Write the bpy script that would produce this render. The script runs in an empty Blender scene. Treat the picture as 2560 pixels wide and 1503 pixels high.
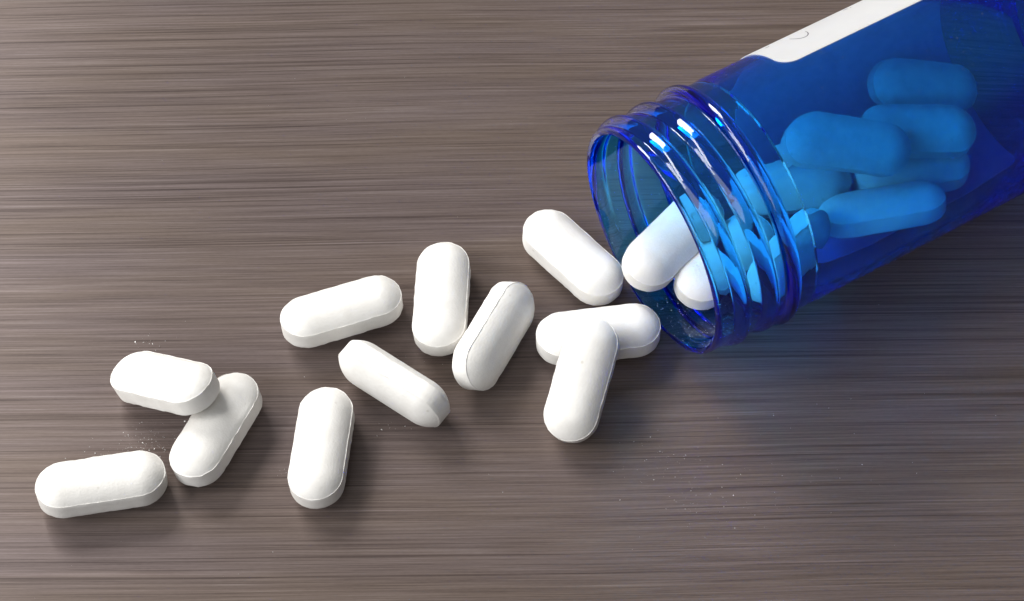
import bpy, bmesh, math, random
from mathutils import Vector, Matrix, noise

MM = 0.001
R = math.radians
sc = bpy.context.scene
col = sc.collection

# ------------------------------------------------------------------ camera
cam_d = bpy.data.cameras.new('camera')
cam = bpy.data.objects.new('camera', cam_d)
col.objects.link(cam)
CAM_DIST, CAM_ELEV, CAM_FOV = 352.85, R(58), R(24)
cam.location = (0, -math.cos(CAM_ELEV) * CAM_DIST * MM, math.sin(CAM_ELEV) * CAM_DIST * MM)
cam.rotation_euler = (math.pi / 2 - CAM_ELEV, 0, 0)
cam_d.sensor_width = 36
cam_d.sensor_fit = 'HORIZONTAL'
cam_d.angle = CAM_FOV
cam_d.clip_start = 0.01
cam_d.clip_end = 20
sc.camera = cam

# ------------------------------------------------------------------ world and lamps
world = bpy.data.worlds.new('World')
sc.world = world
world.use_nodes = True
bg = world.node_tree.nodes['Background']
bg.inputs['Color'].default_value = (1.0, 0.98, 0.97, 1)
bg.inputs['Strength'].default_value = 0.15


def area(name, direction, dist, sx, sy, watts, colour, shift=(0, 0)):
    """A rectangular lamp facing the pills"""
    d = Vector(direction).normalized()
    L = bpy.data.lights.new(name, 'AREA')
    L.shape = 'RECTANGLE'
    L.size, L.size_y = sx, sy
    L.energy = watts
    L.color = colour
    o = bpy.data.objects.new(name, L)
    rot = d.to_track_quat('Z', 'Y').to_matrix()
    o.matrix_world = Matrix.Translation(d * dist + rot @ Vector((shift[0], shift[1], 0))) @ rot.to_4x4()
    col.objects.link(o)
    return o


WIN = (-0.67, -0.02, 0.74)
area('window_light', WIN, 2.4, 1.45, 0.24, 20.0, (1.0, 0.985, 0.965), (-0.22, 0))
area('left_window_light', (-0.80, -0.16, 0.54), 2.4, 1.0, 0.8, 35.0, (1.0, 0.985, 0.965))
area('back_window_light', (-0.46, 0.62, 0.60), 2.6, 1.2, 0.9, 84.0, (1.0, 0.985, 0.96))
area('room_fill_light', (-0.46, -0.62, 0.64), 2.4, 1.8, 1.0, 20.0, (0.92, 0.965, 1.0))  # unseen soft fill, added to brighten pill bands and the bottle's inside

sc.view_settings.view_transform = 'Standard'
sc.view_settings.look = 'None'
sc.view_settings.exposure = 0.0
sc.view_settings.gamma = 1.0
sc.render.engine = 'CYCLES'
cy = sc.cycles
cy.max_bounces = 28
cy.transmission_bounces = 24
cy.transparent_max_bounces = 16
cy.diffuse_bounces = 5
cy.glossy_bounces = 8
cy.caustics_reflective = True
cy.caustics_refractive = True
cy.blur_glossy = 0.0
cy.sample_clamp_indirect = 60.0
cy.use_denoising = True
cy.use_adaptive_sampling = False
try:
    cy.denoiser = 'OPENIMAGEDENOISE'
    cy.denoising_input_passes = 'RGB_ALBEDO_NORMAL'
    cy.denoising_prefilter = 'ACCURATE'
except Exception:
    pass


# ------------------------------------------------------------------ material helpers
def material(name):
    m = bpy.data.materials.new(name)
    m.use_nodes = True
    nt = m.node_tree
    return m, nt, nt.nodes['Principled BSDF']


def node(nt, kind, **kw):
    n = nt.nodes.new(kind)
    for k, v in kw.items():
        if k.startswith('in_'):
            n.inputs[k[3:].replace('_', ' ')].default_value = v
        else:
            setattr(n, k, v)
    return n


def ramp(nt, stops):
    n = nt.nodes.new('ShaderNodeValToRGB')
    e = n.color_ramp.elements
    while len(e) < len(stops):
        e.new(0.5)
    for el, (p, c) in zip(e, stops):
        el.position = p
        el.color = (*c, 1) if len(c) == 3 else c
    return n


def math_node(nt, op, a, b=None):
    n = nt.nodes.new('ShaderNodeMath')
    n.operation = op
    for i, v in enumerate((a, b)):
        if v is None:
            continue
        if isinstance(v, (int, float)):
            n.inputs[i].default_value = v
        else:
            nt.links.new(v, n.inputs[i])
    return n.outputs[0]


def make_table_material():
    m, nt, p = material('brushed_bronze_laminate')
    L = nt.links
    tc = node(nt, 'ShaderNodeTexCoord')

    # the brushing runs a degree off the table edge and wanders slightly
    wob = node(nt, 'ShaderNodeTexNoise', in_Scale=9.0, in_Detail=1.0)
    L.new(tc.outputs['Object'], wob.inputs['Vector'])
    rot = node(nt, 'ShaderNodeMapping')
    rot.inputs['Rotation'].default_value = (0, 0, R(-1.0))
    L.new(tc.outputs['Object'], rot.inputs['Vector'])
    dy = node(nt, 'ShaderNodeCombineXYZ')
    L.new(math_node(nt, 'MULTIPLY', wob.outputs['Fac'], 0.0022), dy.inputs[1])
    base = node(nt, 'ShaderNodeVectorMath', operation='ADD')
    L.new(rot.outputs[0], base.inputs[0])
    L.new(dy.outputs[0], base.inputs[1])

    def streak(sx, sy, detail, off):
        mp = node(nt, 'ShaderNodeMapping')
        mp.inputs['Scale'].default_value = (sx, sy, 1)
        mp.inputs['Location'].default_value = (off, off * 1.7, 0)
        L.new(base.outputs[0], mp.inputs['Vector'])
        n = node(nt, 'ShaderNodeTexNoise', noise_dimensions='2D', in_Scale=1.0, in_Detail=detail, in_Roughness=0.6)
        L.new(mp.outputs['Vector'], n.inputs['Vector'])
        return n.outputs['Fac']
    broad = streak(4, 60, 2, 3.1)
    mid = streak(11, 1300, 3, 11.3)
    fine = streak(22, 2700, 2, 23.9)
    hair = streak(60, 5600, 2, 41.7)
    speck = streak(900, 6500, 1, 57.3)
    s = math_node(nt, 'ADD', math_node(nt, 'MULTIPLY', broad, 0.07), math_node(nt, 'MULTIPLY', mid, 0.12))
    s = math_node(nt, 'ADD', s, math_node(nt, 'MULTIPLY', fine, 0.33))
    s = math_node(nt, 'ADD', s, math_node(nt, 'MULTIPLY', hair, 0.38))
    s = math_node(nt, 'ADD', s, math_node(nt, 'MULTIPLY', speck, 0.08))
    cr = ramp(nt, [(0.26, (0.058, 0.044, 0.040)), (0.41, (0.124, 0.096, 0.087)), (0.50, (0.154, 0.121, 0.110)),
                   (0.59, (0.186, 0.150, 0.137)), (0.78, (0.29, 0.25, 0.24))])
    L.new(s, cr.inputs['Fac'])
    patch = streak(14, 90, 3, 77.0)
    hue = ramp(nt, [(0.35, (1.0, 0.985, 1.03)), (0.65, (1.0, 0.965, 0.91))])
    L.new(patch, hue.inputs['Fac'])
    mx = node(nt, 'ShaderNodeMix', data_type='RGBA', blend_type='MULTIPLY')
    mx.inputs[0].default_value = 1.0
    L.new(cr.outputs['Color'], mx.inputs[6])
    L.new(hue.outputs['Color'], mx.inputs[7])
    # scattered single brush lines, darker or paler than their neighbours
    cut = ramp(nt, [(0.29, (0.68, 0.66, 0.65)), (0.36, (1, 1, 1)), (0.67, (1, 1, 1)), (0.74, (1.18, 1.18, 1.20))])
    L.new(streak(8, 2300, 1, 91.0), cut.inputs['Fac'])
    mx2 = node(nt, 'ShaderNodeMix', data_type='RGBA', blend_type='MULTIPLY')
    mx2.inputs[0].default_value = 1.0
    L.new(mx.outputs[2], mx2.inputs[6])
    L.new(cut.outputs['Color'], mx2.inputs[7])
    L.new(mx2.outputs[2], p.inputs['Base Color'])
    p.inputs['Metallic'].default_value = 0.38
    p.inputs['Roughness'].default_value = 0.42
    p.inputs['Anisotropic'].default_value = 0.92
    tg = node(nt, 'ShaderNodeCombineXYZ')
    tg.inputs[1].default_value = 1.0
    L.new(tg.outputs[0], p.inputs['Tangent'])
    b = node(nt, 'ShaderNodeBump', in_Strength=0.35, in_Distance=0.00006)
    L.new(s, b.inputs['Height'])
    L.new(b.outputs['Normal'], p.inputs['Normal'])
    return m


def make_pill_material():
    m, nt, p = material('chalky_white_tablet')
    L = nt.links
    tc = node(nt, 'ShaderNodeTexCoord')
    oi = node(nt, 'ShaderNodeObjectInfo')
    ad = node(nt, 'ShaderNodeVectorMath', operation='ADD')
    L.new(tc.outputs['Object'], ad.inputs[0])
    L.new(oi.outputs['Random'], ad.inputs[1])
    grain = node(nt, 'ShaderNodeTexNoise', in_Scale=3200.0, in_Detail=3.0, in_Roughness=0.6)
    lump = node(nt, 'ShaderNodeTexNoise', in_Scale=420.0, in_Detail=3.0, in_Roughness=0.6)
    spot = node(nt, 'ShaderNodeTexVoronoi', in_Scale=260.0)
    for n in (grain, lump, spot):
        L.new(ad.outputs[0], n.inputs['Vector'])
    cr = ramp(nt, [(0.3, (0.69, 0.672, 0.638)), (0.7, (0.755, 0.74, 0.712))])
    L.new(lump.outputs['Fac'], cr.inputs['Fac'])
    sp = ramp(nt, [(0.03, (0.62, 0.58, 0.52)), (0.075, (1, 1, 1))])
    L.new(spot.outputs['Distance'], sp.inputs['Fac'])
    mx = node(nt, 'ShaderNodeMix', data_type='RGBA', blend_type='MULTIPLY')
    mx.inputs[0].default_value = 0.45
    L.new(cr.outputs['Color'], mx.inputs[6])
    L.new(sp.outputs['Color'], mx.inputs[7])
    L.new(mx.outputs[2], p.inputs['Base Color'])
    p.inputs['Roughness'].default_value = 0.62
    p.inputs['Specular IOR Level'].default_value = 0.32
    h = math_node(nt, 'ADD', grain.outputs['Fac'], math_node(nt, 'MULTIPLY', lump.outputs['Fac'], 0.7))
    b = node(nt, 'ShaderNodeBump', in_Strength=0.42, in_Distance=0.00009)
    L.new(h, b.inputs['Height'])
    L.new(b.outputs['Normal'], p.inputs['Normal'])
    return m


def make_plastic_material(name, added_glow):
    m, nt, p = material(name)
    L = nt.links
    nt.nodes.remove(p)
    out = nt.nodes['Material Output']
    g = node(nt, 'ShaderNodeBsdfGlass', in_Roughness=0.0, in_IOR=1.5)
    g.inputs['Color'].default_value = (0.97, 0.99, 1, 1)
    tc = node(nt, 'ShaderNodeTexCoord')
    n = node(nt, 'ShaderNodeTexNoise', in_Scale=110.0, in_Detail=2.0)
    L.new(tc.outputs['Object'], n.inputs['Vector'])
    b = node(nt, 'ShaderNodeBump', in_Strength=0.12, in_Distance=0.0003)
    L.new(n.outputs['Fac'], b.inputs['Height'])
    L.new(b.outputs['Normal'], g.inputs['Normal'])
    # patchy blue translucent share, added so the walls look brighter
    tr = node(nt, 'ShaderNodeBsdfTranslucent')
    tr.inputs['Color'].default_value = (0.0, 0.30, 1.0, 1)
    glow_noise = node(nt, 'ShaderNodeTexNoise', in_Scale=420.0, in_Detail=4.0, in_Roughness=0.7)
    L.new(tc.outputs['Object'], glow_noise.inputs['Vector'])
    fr = ramp(nt, [(0.35, (added_glow * 0.2,) * 3), (0.7, (added_glow,) * 3)])
    L.new(glow_noise.outputs['Fac'], fr.inputs['Fac'])
    mix = node(nt, 'ShaderNodeMixShader')
    L.new(fr.outputs['Color'], mix.inputs[0])
    L.new(g.outputs[0], mix.inputs[1])
    L.new(tr.outputs[0], mix.inputs[2])
    L.new(mix.outputs[0], out.inputs['Surface'])
    v = node(nt, 'ShaderNodeVolumeAbsorption')
    v.inputs['Color'].default_value = (0.0, 0.785, 0.999, 1)
    v.inputs['Density'].default_value = 2300.0
    L.new(v.outputs[0], out.inputs['Volume'])
    return m


def make_label_material():
    m, nt, p = material('white_paper_label')
    L = nt.links
    tc = node(nt, 'ShaderNodeTexCoord')
    n = node(nt, 'ShaderNodeTexNoise', in_Scale=160.0, in_Detail=4.0)
    L.new(tc.outputs['Object'], n.inputs['Vector'])
    cr = ramp(nt, [(0.3, (0.73, 0.725, 0.715)), (0.7, (0.77, 0.765, 0.755))])
    L.new(n.outputs['Fac'], cr.inputs['Fac'])
    L.new(cr.outputs['Color'], p.inputs['Base Color'])
    p.inputs['Roughness'].default_value = 0.5
    tr = node(nt, 'ShaderNodeBsdfTranslucent')
    L.new(cr.outputs['Color'], tr.inputs['Color'])
    mix = node(nt, 'ShaderNodeMixShader')
    mix.inputs[0].default_value = 0.47
    L.new(p.outputs[0], mix.inputs[1])
    L.new(tr.outputs[0], mix.inputs[2])
    L.new(mix.outputs[0], nt.nodes['Material Output'].inputs['Surface'])
    return m


def make_plain(name, colour, rough):
    m, nt, p = material(name)
    p.inputs['Base Color'].default_value = (*colour, 1)
    p.inputs['Roughness'].default_value = rough
    return m


M_TABLE = make_table_material()
M_PILL = make_pill_material()
M_PLASTIC = make_plastic_material('clear_blue_plastic', 0.012)
M_BODY = make_plastic_material('brightened_blue_plastic', 0.07)  # body wall gets more of the added blue glow
M_LABEL = make_label_material()
M_INK = make_plain('dark_ink', (0.03, 0.02, 0.035), 0.6)
M_DUST = make_plain('white_powder', (0.8, 0.79, 0.77), 0.9)


def link(name, bm, mat, parent=None, smooth=True, sharp=None):
    me = bpy.data.meshes.new(name)
    bm.to_mesh(me)
    bm.free()
    if smooth:
        me.polygons.foreach_set('use_smooth', [True] * len(me.polygons))
    if sharp:
        me.set_sharp_from_angle(angle=R(sharp))
    me.materials.append(mat)
    o = bpy.data.objects.new(name, me)
    col.objects.link(o)
    if parent:
        o.parent = parent
    return o


def tag(o, label=None, cat=None, group=None, kind=None):
    if label: o['label'] = label
    if cat: o['category'] = cat
    if group: o['group'] = group
    if kind: o['kind'] = kind
    return o


# ------------------------------------------------------------------ the table
bm = bmesh.new()
bmesh.ops.create_cube(bm, size=1.0)
bmesh.ops.scale(bm, vec=(1.1, 0.8, 0.03), verts=bm.verts)
bmesh.ops.translate(bm, vec=(0.05, 0.0, -0.015), verts=bm.verts)
bmesh.ops.bevel(bm, geom=bm.edges[:], offset=0.002, segments=2, affect='EDGES')
table = link('table_top', bm, M_TABLE, smooth=False)
tag(table, 'brown brushed metal table top with fine horizontal streaks under the pills', kind='structure')

# ------------------------------------------------------------------ the bottle
TH = R(30.2)
RIM = Vector((19.195, -2.294, 18.75))
U = Vector((math.cos(TH), math.sin(TH), 0))
LENGTH, CUT, WALL = 83.0, 16.2, 1.0
bottle = bpy.data.objects.new('pill_bottle', None)
bottle.empty_display_size = 0.01
bottle.location = Vector((RIM.x, RIM.y, 0)) * MM
bottle.rotation_euler = (0, 0, TH)
col.objects.link(bottle)
tag(bottle, 'open translucent blue plastic pill bottle lying on its side with pills in it', 'bottle')
AX = RIM.z


def bump(x, half, h):
    x = abs(x) / half
    return h * (1 - x * x) ** 0.62 if x < 1 else 0.0


def thread_profile(x, h):
    """rise from the mouth side on a long flat flank, round crest, short back flank (x in mm)"""
    if x < -1.6 or x > 1.15:
        return 0.0
    if x < -0.15:
        t = (x + 1.6) / 1.45
        return h * 0.93 * (1 - (1 - t) ** 1.5) * min(1.0, 0.55 + 3 * t)
    if x < 0.45:
        t = (x + 0.15) / 0.6
        return h * (0.93 + 0.28 * t * (1 - t))
    t = (1.15 - x) / 0.70
    return h * 0.93 * (t * t * (3 - 2 * t))


def thread_s(tau):
    return 2.5 + 4.5 * tau / 360.0


def neck_outer(s, psi):
    r = 17.35 + 0.15 * min(1, max(0, (s - 9) / 6))
    if s < 0.7:
        r -= 0.55 * (1 - math.sqrt(max(0, 1 - (1 - s / 0.7) ** 2)))
    tau0 = (61.7 - math.degrees(psi)) % 360
    for k in (-1, 0, 1):
        tau = tau0 + 360 * k
        if -95 < tau < 625:
            fade = min(1, (tau + 95) / 60, (625 - tau) / 80)
            fade = fade * fade * (3 - 2 * fade)
            r += thread_profile(s - thread_s(tau), 0.82 * fade)
    r += bump(s - 12.3, 1.2, 1.1)
    seam = (math.degrees(psi) + 26.5 + 180) % 360 - 180
    if abs(seam) < 1.3 and s > 1.0:
        r += 0.07 * (1 - abs(seam) / 1.3)
    return r


def tube(bm, rings, n):
    """rings: list of n-point loops; skins them to a closed surface of revolution-like shell."""
    loops = [[bm.verts.new(Vector(p) * MM) for p in ring] for ring in rings]
    m = len(loops)
    for a in range(m):
        A, B = loops[a], loops[(a + 1) % m]
        for i in range(n):
            j = (i + 1) % n
            bm.faces.new((A[i], A[j], B[j], B[i]))


def pt(s, r, psi):
    return (s, r * math.sin(psi), AX + r * math.cos(psi))


N = 288
ANG = [2 * math.pi * i / N for i in range(N)]
rings = []
ns = 140
for i in range(ns + 1):
    s = CUT * i / ns
    if i == 0:
        s = 0.0
    rings.append([pt(s, neck_outer(s, a), a) for a in ANG])
rings.append([pt(CUT, 16.45, a) for a in ANG])
for s in (14, 10, 6, 2, 0.6):
    rings.append([pt(s, 16.35, a) for a in ANG])
rings.append([pt(0.2, 16.45, a) for a in ANG])
bm = bmesh.new()
tube(bm, rings, N)
# sharp-lipped front edge is kept smooth by the rounded profile
bmesh.ops.recalc_face_normals(bm, faces=bm.faces[:])
neck = link('neck', bm, M_PLASTIC, bottle, sharp=40)
neck['label'] = 'ridged screw neck of the blue bottle'

bm = bmesh.new()
B0 = CUT + 0.012
N2 = 160
A2 = [2 * math.pi * i / N2 for i in range(N2)]
outer = [(B0, 17.5), (B0 + 0.8, 17.62), (24, 17.65), (40, 17.65), (LENGTH - 4, 17.65), (LENGTH - 3, 18.2), (LENGTH - 1.2, 18.6), (LENGTH - 0.3, 18.3), (LENGTH, 17.6), (LENGTH, 12), (LENGTH - 0.4, 10)]
inner = [(LENGTH - 1.8, 10), (LENGTH - 1.5, 12), (LENGTH - 1.6, 15), (LENGTH - 2.4, 16.2), (LENGTH - 4, 16.6), (40, 16.65), (24, 16.65), (B0, 16.45)]


def ring_of(s, r):
    return [bm.verts.new(Vector(pt(s, r, a)) * MM) for a in A2]


prof = [ring_of(s, r) for s, r in outer]
prof_i = [ring_of(s, r) for s, r in inner]


def skin(A, B):
    for i in range(N2):
        j = (i + 1) % N2
        bm.faces.new((A[i], A[j], B[j], B[i]))


for A, B in zip(prof, prof[1:]):
    skin(A, B)
bm.faces.new(prof[-1])
bm.faces.new(prof_i[0])
for A, B in zip(prof_i, prof_i[1:]):
    skin(A, B)
skin(prof_i[-1], prof[0])
bmesh.ops.recalc_face_normals(bm, faces=bm.faces[:])
body = link('body', bm, M_BODY, bottle, sharp=40)


# label: half wrap of white paper, rounded corners, a thin shell just outside the wall
LS0, LS1, LA0, LA1 = 24.9, 63.5, 22.0, 212.0
bm = bmesh.new()
RL = 17.65 + 0.05
TK = 0.10
na, nl = 120, 60
rc = 2.6                                              # corner radius, mm
loop_in, loop_out = [], []
arc = R(LA1 - LA0) * RL
for r, store in ((RL, loop_in), (RL + TK, loop_out)):
    for i in range(na + 1):
        f = (1 - math.cos(math.pi * i / na)) / 2      # denser towards the edges
        d = f * arc
        e = min(d, arc - d)
        ins = rc - math.sqrt(max(0, rc * rc - (rc - e) ** 2)) if e < rc else 0.0
        psi = R(LA0) + d / RL
        row = []
        for j in range(nl + 1):
            s = LS0 + ins + (LS1 - LS0 - 2 * ins) * j / nl
            row.append(bm.verts.new(Vector(pt(s, r, psi)) * MM))
        store.append(row)
for G in (loop_in, loop_out):
    for i in range(na):
        for j in range(nl):
            bm.faces.new((G[i][j], G[i + 1][j], G[i + 1][j + 1], G[i][j + 1]))
for j in range(nl):
    for i in (0, na):
        bm.faces.new((loop_in[i][j], loop_in[i][j + 1], loop_out[i][j + 1], loop_out[i][j]))
for i in range(na):
    for j in (0, nl):
        bm.faces.new((loop_in[i][j], loop_in[i + 1][j], loop_out[i + 1][j], loop_out[i][j]))
bmesh.ops.recalc_face_normals(bm, faces=bm.faces[:])
label = link('label', bm, M_LABEL, bottle, sharp=40)


def ink(points, width):
    """a flat printed stroke on the label, points as (s, angle in degrees)"""
    bm = bmesh.new()
    r = RL + TK + 0.012
    P = [Vector((s, R(a) * r)) for s, a in points]
    prev = None
    for i, p in enumerate(P):
        t = (P[min(i + 1, len(P) - 1)] - P[max(i - 1, 0)]).normalized()
        w = width * (0.35 + 0.65 * math.sin(math.pi * (i + 0.5) / len(P)))
        nrm = Vector((-t.y, t.x)) * w / 2
        a, b = p + nrm, p - nrm
        pair = [bm.verts.new(Vector(pt(q.x, r, q.y / r)) * MM) for q in (a, b)]
        if prev:
            bm.faces.new((prev[0], prev[1], pair[1], pair[0]))
        prev = pair
    return link('print_mark', bm, M_INK, label)


ink([(31.6 + 1.35 * math.sin(t), 46 - 8.5 * math.cos(t) ) for t in [(-1.45 + 2.9 * k / 14) for k in range(15)]], 0.16)
ink([(27.0, 50), (27.3, 49.2), (27.6, 49.6)], 0.25)
ink([(40.6, 52), (40.9, 51), (41.1, 50)], 0.25)
ink([(41.4, 49.6), (41.5, 49.0)], 0.22)

# ------------------------------------------------------------------ the pills
PL, PW, BAND, DOME = 18.0, 7.7, 2.4, 1.8
PA, PS = PW / 2, (PL - PW) / 2


def dome_h(r):
    return DOME * (1 - r ** 2.3) ** 0.92


def stadium(rho, nc=22, nst=16):
    pts = []
    for side in (1, -1):
        for i in range(nst):
            x = PS - 2 * PS * i / nst
            pts.append((side * x, side * rho, 0.0))
        for i in range(nc):
            a = math.pi / 2 + math.pi * i / nc
            pts.append((side * (-PS + rho * math.cos(a)), side * rho * math.sin(a), 0.0))
    return pts


def pill_mesh(seed, rough=0.05, dent=None):
    rnd = Vector((seed * 7.3, seed * 3.1, seed * 1.7))
    bm = bmesh.new()
    prof = []
    rr = [0.04, 0.15, 0.28, 0.40, 0.52, 0.63, 0.72, 0.80, 0.86, 0.91, 0.945, 0.965]
    for r in rr:
        prof.append((r, BAND / 2 + 0.10 + dome_h(r / 0.97) * 0.965, 0))
    prof += [(0.978, BAND / 2 + 0.08, .5), (0.992, BAND / 2 + 0.11, 1.2), (1.0, BAND / 2 + 0.02, 1.2), (1.0, BAND / 4, .3), (1.0, 0, .2), (1.0, -BAND / 4, .3), (1.0, -BAND / 2 - 0.02, 1.2), (0.992, -BAND / 2 - 0.11, 1.2), (0.978, -BAND / 2 - 0.08, .5)]
    for r in reversed(rr):
        prof.append((r, -(BAND / 2 + 0.10 + dome_h(r / 0.97) * 0.965), 0))
    loops = []
    for r, z, k in prof:
        row = []
        for (x, y, _) in stadium(PA * r):
            p = Vector((x, y, z))
            q = p * 0.9 + rnd
            amp = rough * (0.25 + k)
            out = Vector((max(0, abs(x) - PS) * (1 if x > 0 else -1), y, 0))
            out = out.normalized() if out.length > 1e-6 else Vector((0, 0, 0))
            n1 = noise.noise(q) * 0.8 + noise.noise(q * 4.1) * 0.6 * k
            p += out * n1 * amp * (1 if k else 0.3)
            p.z += (noise.noise(q * 1.3 + Vector((5, 9, 2))) + 0.7 * k * noise.noise(q * 5.3)) * amp
            if dent and z > 0:
                d = dent(x, y)
                p.z -= d * min(1, max(0, (1 - r) * 5))
            row.append(bm.verts.new(p * MM))
        loops.append(row)
    n = len(loops[0])
    for A, B in zip(loops, loops[1:]):
        for i in range(n):
            j = (i + 1) % n
            bm.faces.new((A[i], A[j], B[j], B[i]))
    nst, M = 16, 38                                    # close the two ridge lines with strips of quads
    for L in (loops[0], loops[-1]):
        for i in range(nst):
            bm.faces.new((L[i], L[i + 1], L[M + nst - i - 1], L[(M + nst - i) % n]))
        bm.faces.new([L[i] for i in range(nst, M + 1)])
        bm.faces.new([L[i % n] for i in range(M + nst, 2 * M + 1)])
    bmesh.ops.recalc_face_normals(bm, faces=bm.faces[:])
    me = bpy.data.meshes.new('pill')
    bm.to_mesh(me)
    bm.free()
    me.polygons.foreach_set('use_smooth', [True] * len(me.polygons))
    me.set_sharp_from_angle(angle=R(32))
    me.materials.append(M_PILL)
    return me


def score(x, y):                       # a pressed-in hollow across the middle of one face
    def sm(a, b, v):
        v = min(1, max(0, (v - a) / (b - a)))
        return v * v * (3 - 2 * v)
    w = 0.35 * noise.noise(Vector((y * 0.9, 3.3, 0)))
    return 0.5 * sm(0.3 + w, 3.0 + w, x) * (1 - sm(3.6, 7.0, x)) * math.exp(-(y / 3.2) ** 4)


MESHES = [pill_mesh(k) for k in range(1, 5)]
MESH_DENT = pill_mesh(9, 0.07, score)


def frame(d, n):
    d = Vector(d).normalized()
    n = Vector(n)
    n = (n - d * n.dot(d)).normalized()
    y = n.cross(d)
    return Matrix((d, y, n)).transposed()


def hpr(heading, pitch=0.0, roll=0.0):
    """long axis along heading, raised by pitch; roll > 0 tips the face to the right of the heading"""
    h, p = R(heading), R(pitch)
    d = Vector((math.cos(h) * math.cos(p), math.sin(h) * math.cos(p), math.sin(p)))
    right = Vector((math.sin(h), -math.cos(h), 0))
    up = right.cross(d)
    return frame(d, up * math.cos(R(roll)) + right * math.sin(R(roll)))


#           centre (mm)              pose                     mesh  label
SPILLED = [
    ((-56.8, -31.9, None), hpr(9.7, 0, -6), 0, 'white pill lying flat in the lower left corner, farthest from the bottle'),
    ((-48.85, -17.25, 5.75), hpr(-28.4, 25, -4), 1, 'white pill tipped up with one end resting on a dented pill'),
    ((-41.5, -23.2, None), hpr(65, 0, -9), 'd', 'white pill with a pressed hollow in its face, half under a tipped pill'),
    ((-26.6, -26.1, None), hpr(84.5, 0, -3), 2, 'white pill lying alone, pointing toward the viewer below the pill that stands on edge'),
    ((-16.7, -16.3, None), hpr(-35.6, 0, 92), 3, 'white pill standing on its narrow edge with its band facing up'),
    ((-24.6, -3.8, None), hpr(19.4, 0, -8), 1, 'white pill lying flat and slightly slanted, left of an upright pair of pills'),
    ((-10.2, -1.6, None), hpr(87.4, 0, -4), 0, 'white pill lying flat with another pill leaning on its right side'),
    ((-2.6, -8.4, None), hpr(63.0, 0, 57), 2, 'white pill rolled onto its side, leaning on the flat pill to its left'),
    ((8.9, 5.6, None), hpr(-47.5, 0, -3), 3, 'white pill lying flat at a diagonal just left of the bottle mouth'),
    ((12.4, -7.7, None), hpr(8.1, 0, -3), 1, 'white pill lying flat below the bottle mouth, crossed by a leaning pill'),
    ((9.8, -16.9, 6.0), hpr(72.5, 25, 0), 0, 'white pill leaning with its upper end on the pill below the bottle mouth'),
]
INSIDE = [
    ((23.25, 4.95, 8.4), frame((.673, .73, .06), (0.12, -.2, .95)), 1, 'white pill sticking out over the lip of the bottle mouth'),
    ((30.8, 2.9, 6.3), frame((.695, .719, .02), (.03, -.05, .998)), 3, 'white pill just inside the bottle mouth, right of the one on the lip'),
    ((39.6, 0.5, 11.2), frame((.60, .79, -.05), (.80, -.55, .35)), 2, 'blue looking pill on its edge inside the bottle neck by the wide rib'),
    ((40.85, 15.47, 6.53), frame((.974, .187, -.06), (.179, -.307, .935)), 0, 'blue looking pill lying flat inside the bottle behind the neck ribs'),
    ((48.3, 16.0, 16.7), frame((.953, -.09, -.12), (.241, -.45, .86)), 1, 'blue looking pill on top of the heap inside the bottle'),
    ((59.45, 21.55, 12.2), frame((.992, .046, -.06), (.128, -.22, .967)), 2, 'blue looking pill under the heap inside the bottle, below the dim upper pill'),
    ((62.0, 32.3, 9.4), frame((.949, .10, -.2), (.312, -.537, .784)), 0, 'dim dark blue looking pill highest against the back wall inside the bottle'),
    ((59.35, 18.73, 5.84), frame((.983, .178, .0), (-.066, .05, .991)), 3, 'blue looking pill half hidden below the top pill inside the bottle'),
    ((54.23, 10.29, 8.3), frame((.971, .13, .1), (-.20, .33, .9)), 1, 'blue looking pill lowest against the front wall inside the bottle'),
]


def add_pill(c, rot, k, text, group):
    me = MESH_DENT if k == 'd' else MESHES[k]
    o = bpy.data.objects.new('pill', me)
    x, y, z = c
    low = min((rot @ v.co).z for v in me.vertices) / MM
    if z is None:
        z = -low + 0.01
    elif z + low < 0:
        z = -low + 0.01
    o.matrix_world = Matrix.Translation(Vector((x, y, z)) * MM) @ rot.to_4x4()
    col.objects.link(o)
    return tag(o, text, 'pill', group)


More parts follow.
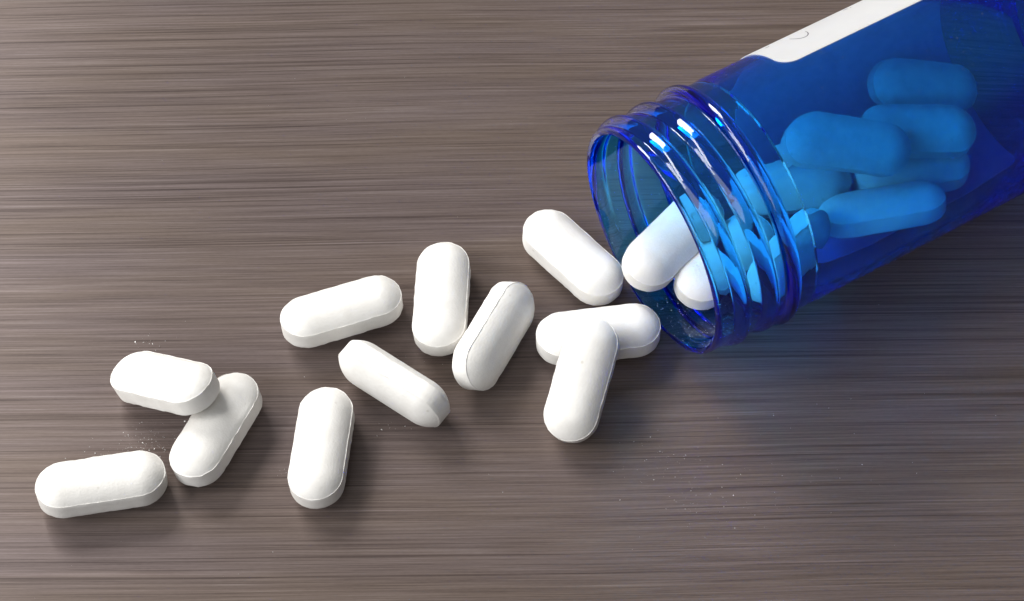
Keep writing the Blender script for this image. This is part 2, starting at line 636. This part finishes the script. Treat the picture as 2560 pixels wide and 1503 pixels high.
for c, rot, k, text in SPILLED:
    add_pill(c, rot, k, text, 'pills spilled on the table')
for c, rot, k, text in INSIDE:
    add_pill(c, rot, k, text, 'pills still inside the bottle')

# ------------------------------------------------------------------ powder
random.seed(5)


def crumbs(name, spots, label_text, cat=None, parent=None):
    bm = bmesh.new()
    for p, size in spots:
        q = [Vector((random.gauss(0, 1), random.gauss(0, 1), random.gauss(0, 1))).normalized() * size * random.uniform(.5, 1) for _ in range(4)]
        vs = [bm.verts.new((Vector(p) + v) * MM) for v in q]
        for f in ((0, 1, 2), (0, 1, 3), (0, 2, 3), (1, 2, 3)):
            bm.faces.new([vs[i] for i in f])
    bmesh.ops.recalc_face_normals(bm, faces=bm.faces[:])
    o = link(name, bm, M_DUST, parent, smooth=False)
    return tag(o, label_text, cat, kind='stuff')


spots = []
for cx, cy, sx, sy, n in ((-52.0, -24.2, 2.0, 1.1, 90), (-55.0, -25.6, 2.5, 0.7, 50), (-48.5, -22, 3, 1.2, 22), (-57.5, -26.5, 2.6, .8, 18), (-53.0, -7.3, 1.5, .7, 18), (-17.6, -9.6, 1.6, .35, 14), (-17, -21.3, 1.5, .6, 12),
                          (-32.3, -28.5, .5, .5, 6), (22, -27, 3, 2.4, 60), (24, -33, 3.5, 3, 50), (33, -31, 5, 4, 40), (50, -25, 12, 6, 26), (0, -10, 45, 28, 80)):
    for _ in range(n):
        spots.append(((random.gauss(cx, sx), random.gauss(cy, sy), 0.02), random.choice((.05, .06, .07, .09, .11, .16)) * (1.25 if cx < 0 and sy < 2 else 0.85)))
crumbs('pill_powder', spots, 'fine white pill powder scattered on the brown table')
spots = []
for _ in range(620):
    a = random.gauss(R(205), R(42))
    t = abs(random.gauss(0, 5)) + 0.3
    if t < 15.5:
        spots.append((pt(t, 16.33, a), random.choice((.05, .06, .08, .11, .14))))
crumbs('powder_specks', spots, None, parent=bottle)
spots = []
for _ in range(420):
    a = random.uniform(R(-118), R(60))
    t = random.uniform(16.5, 66)
    if R(21) < a and t > LS0 - 0.5:
        continue
    spots.append((pt(t, 17.69, a), random.choice((.04, .05, .06, .08))))
crumbs('dust_specks', spots, None, parent=bottle)
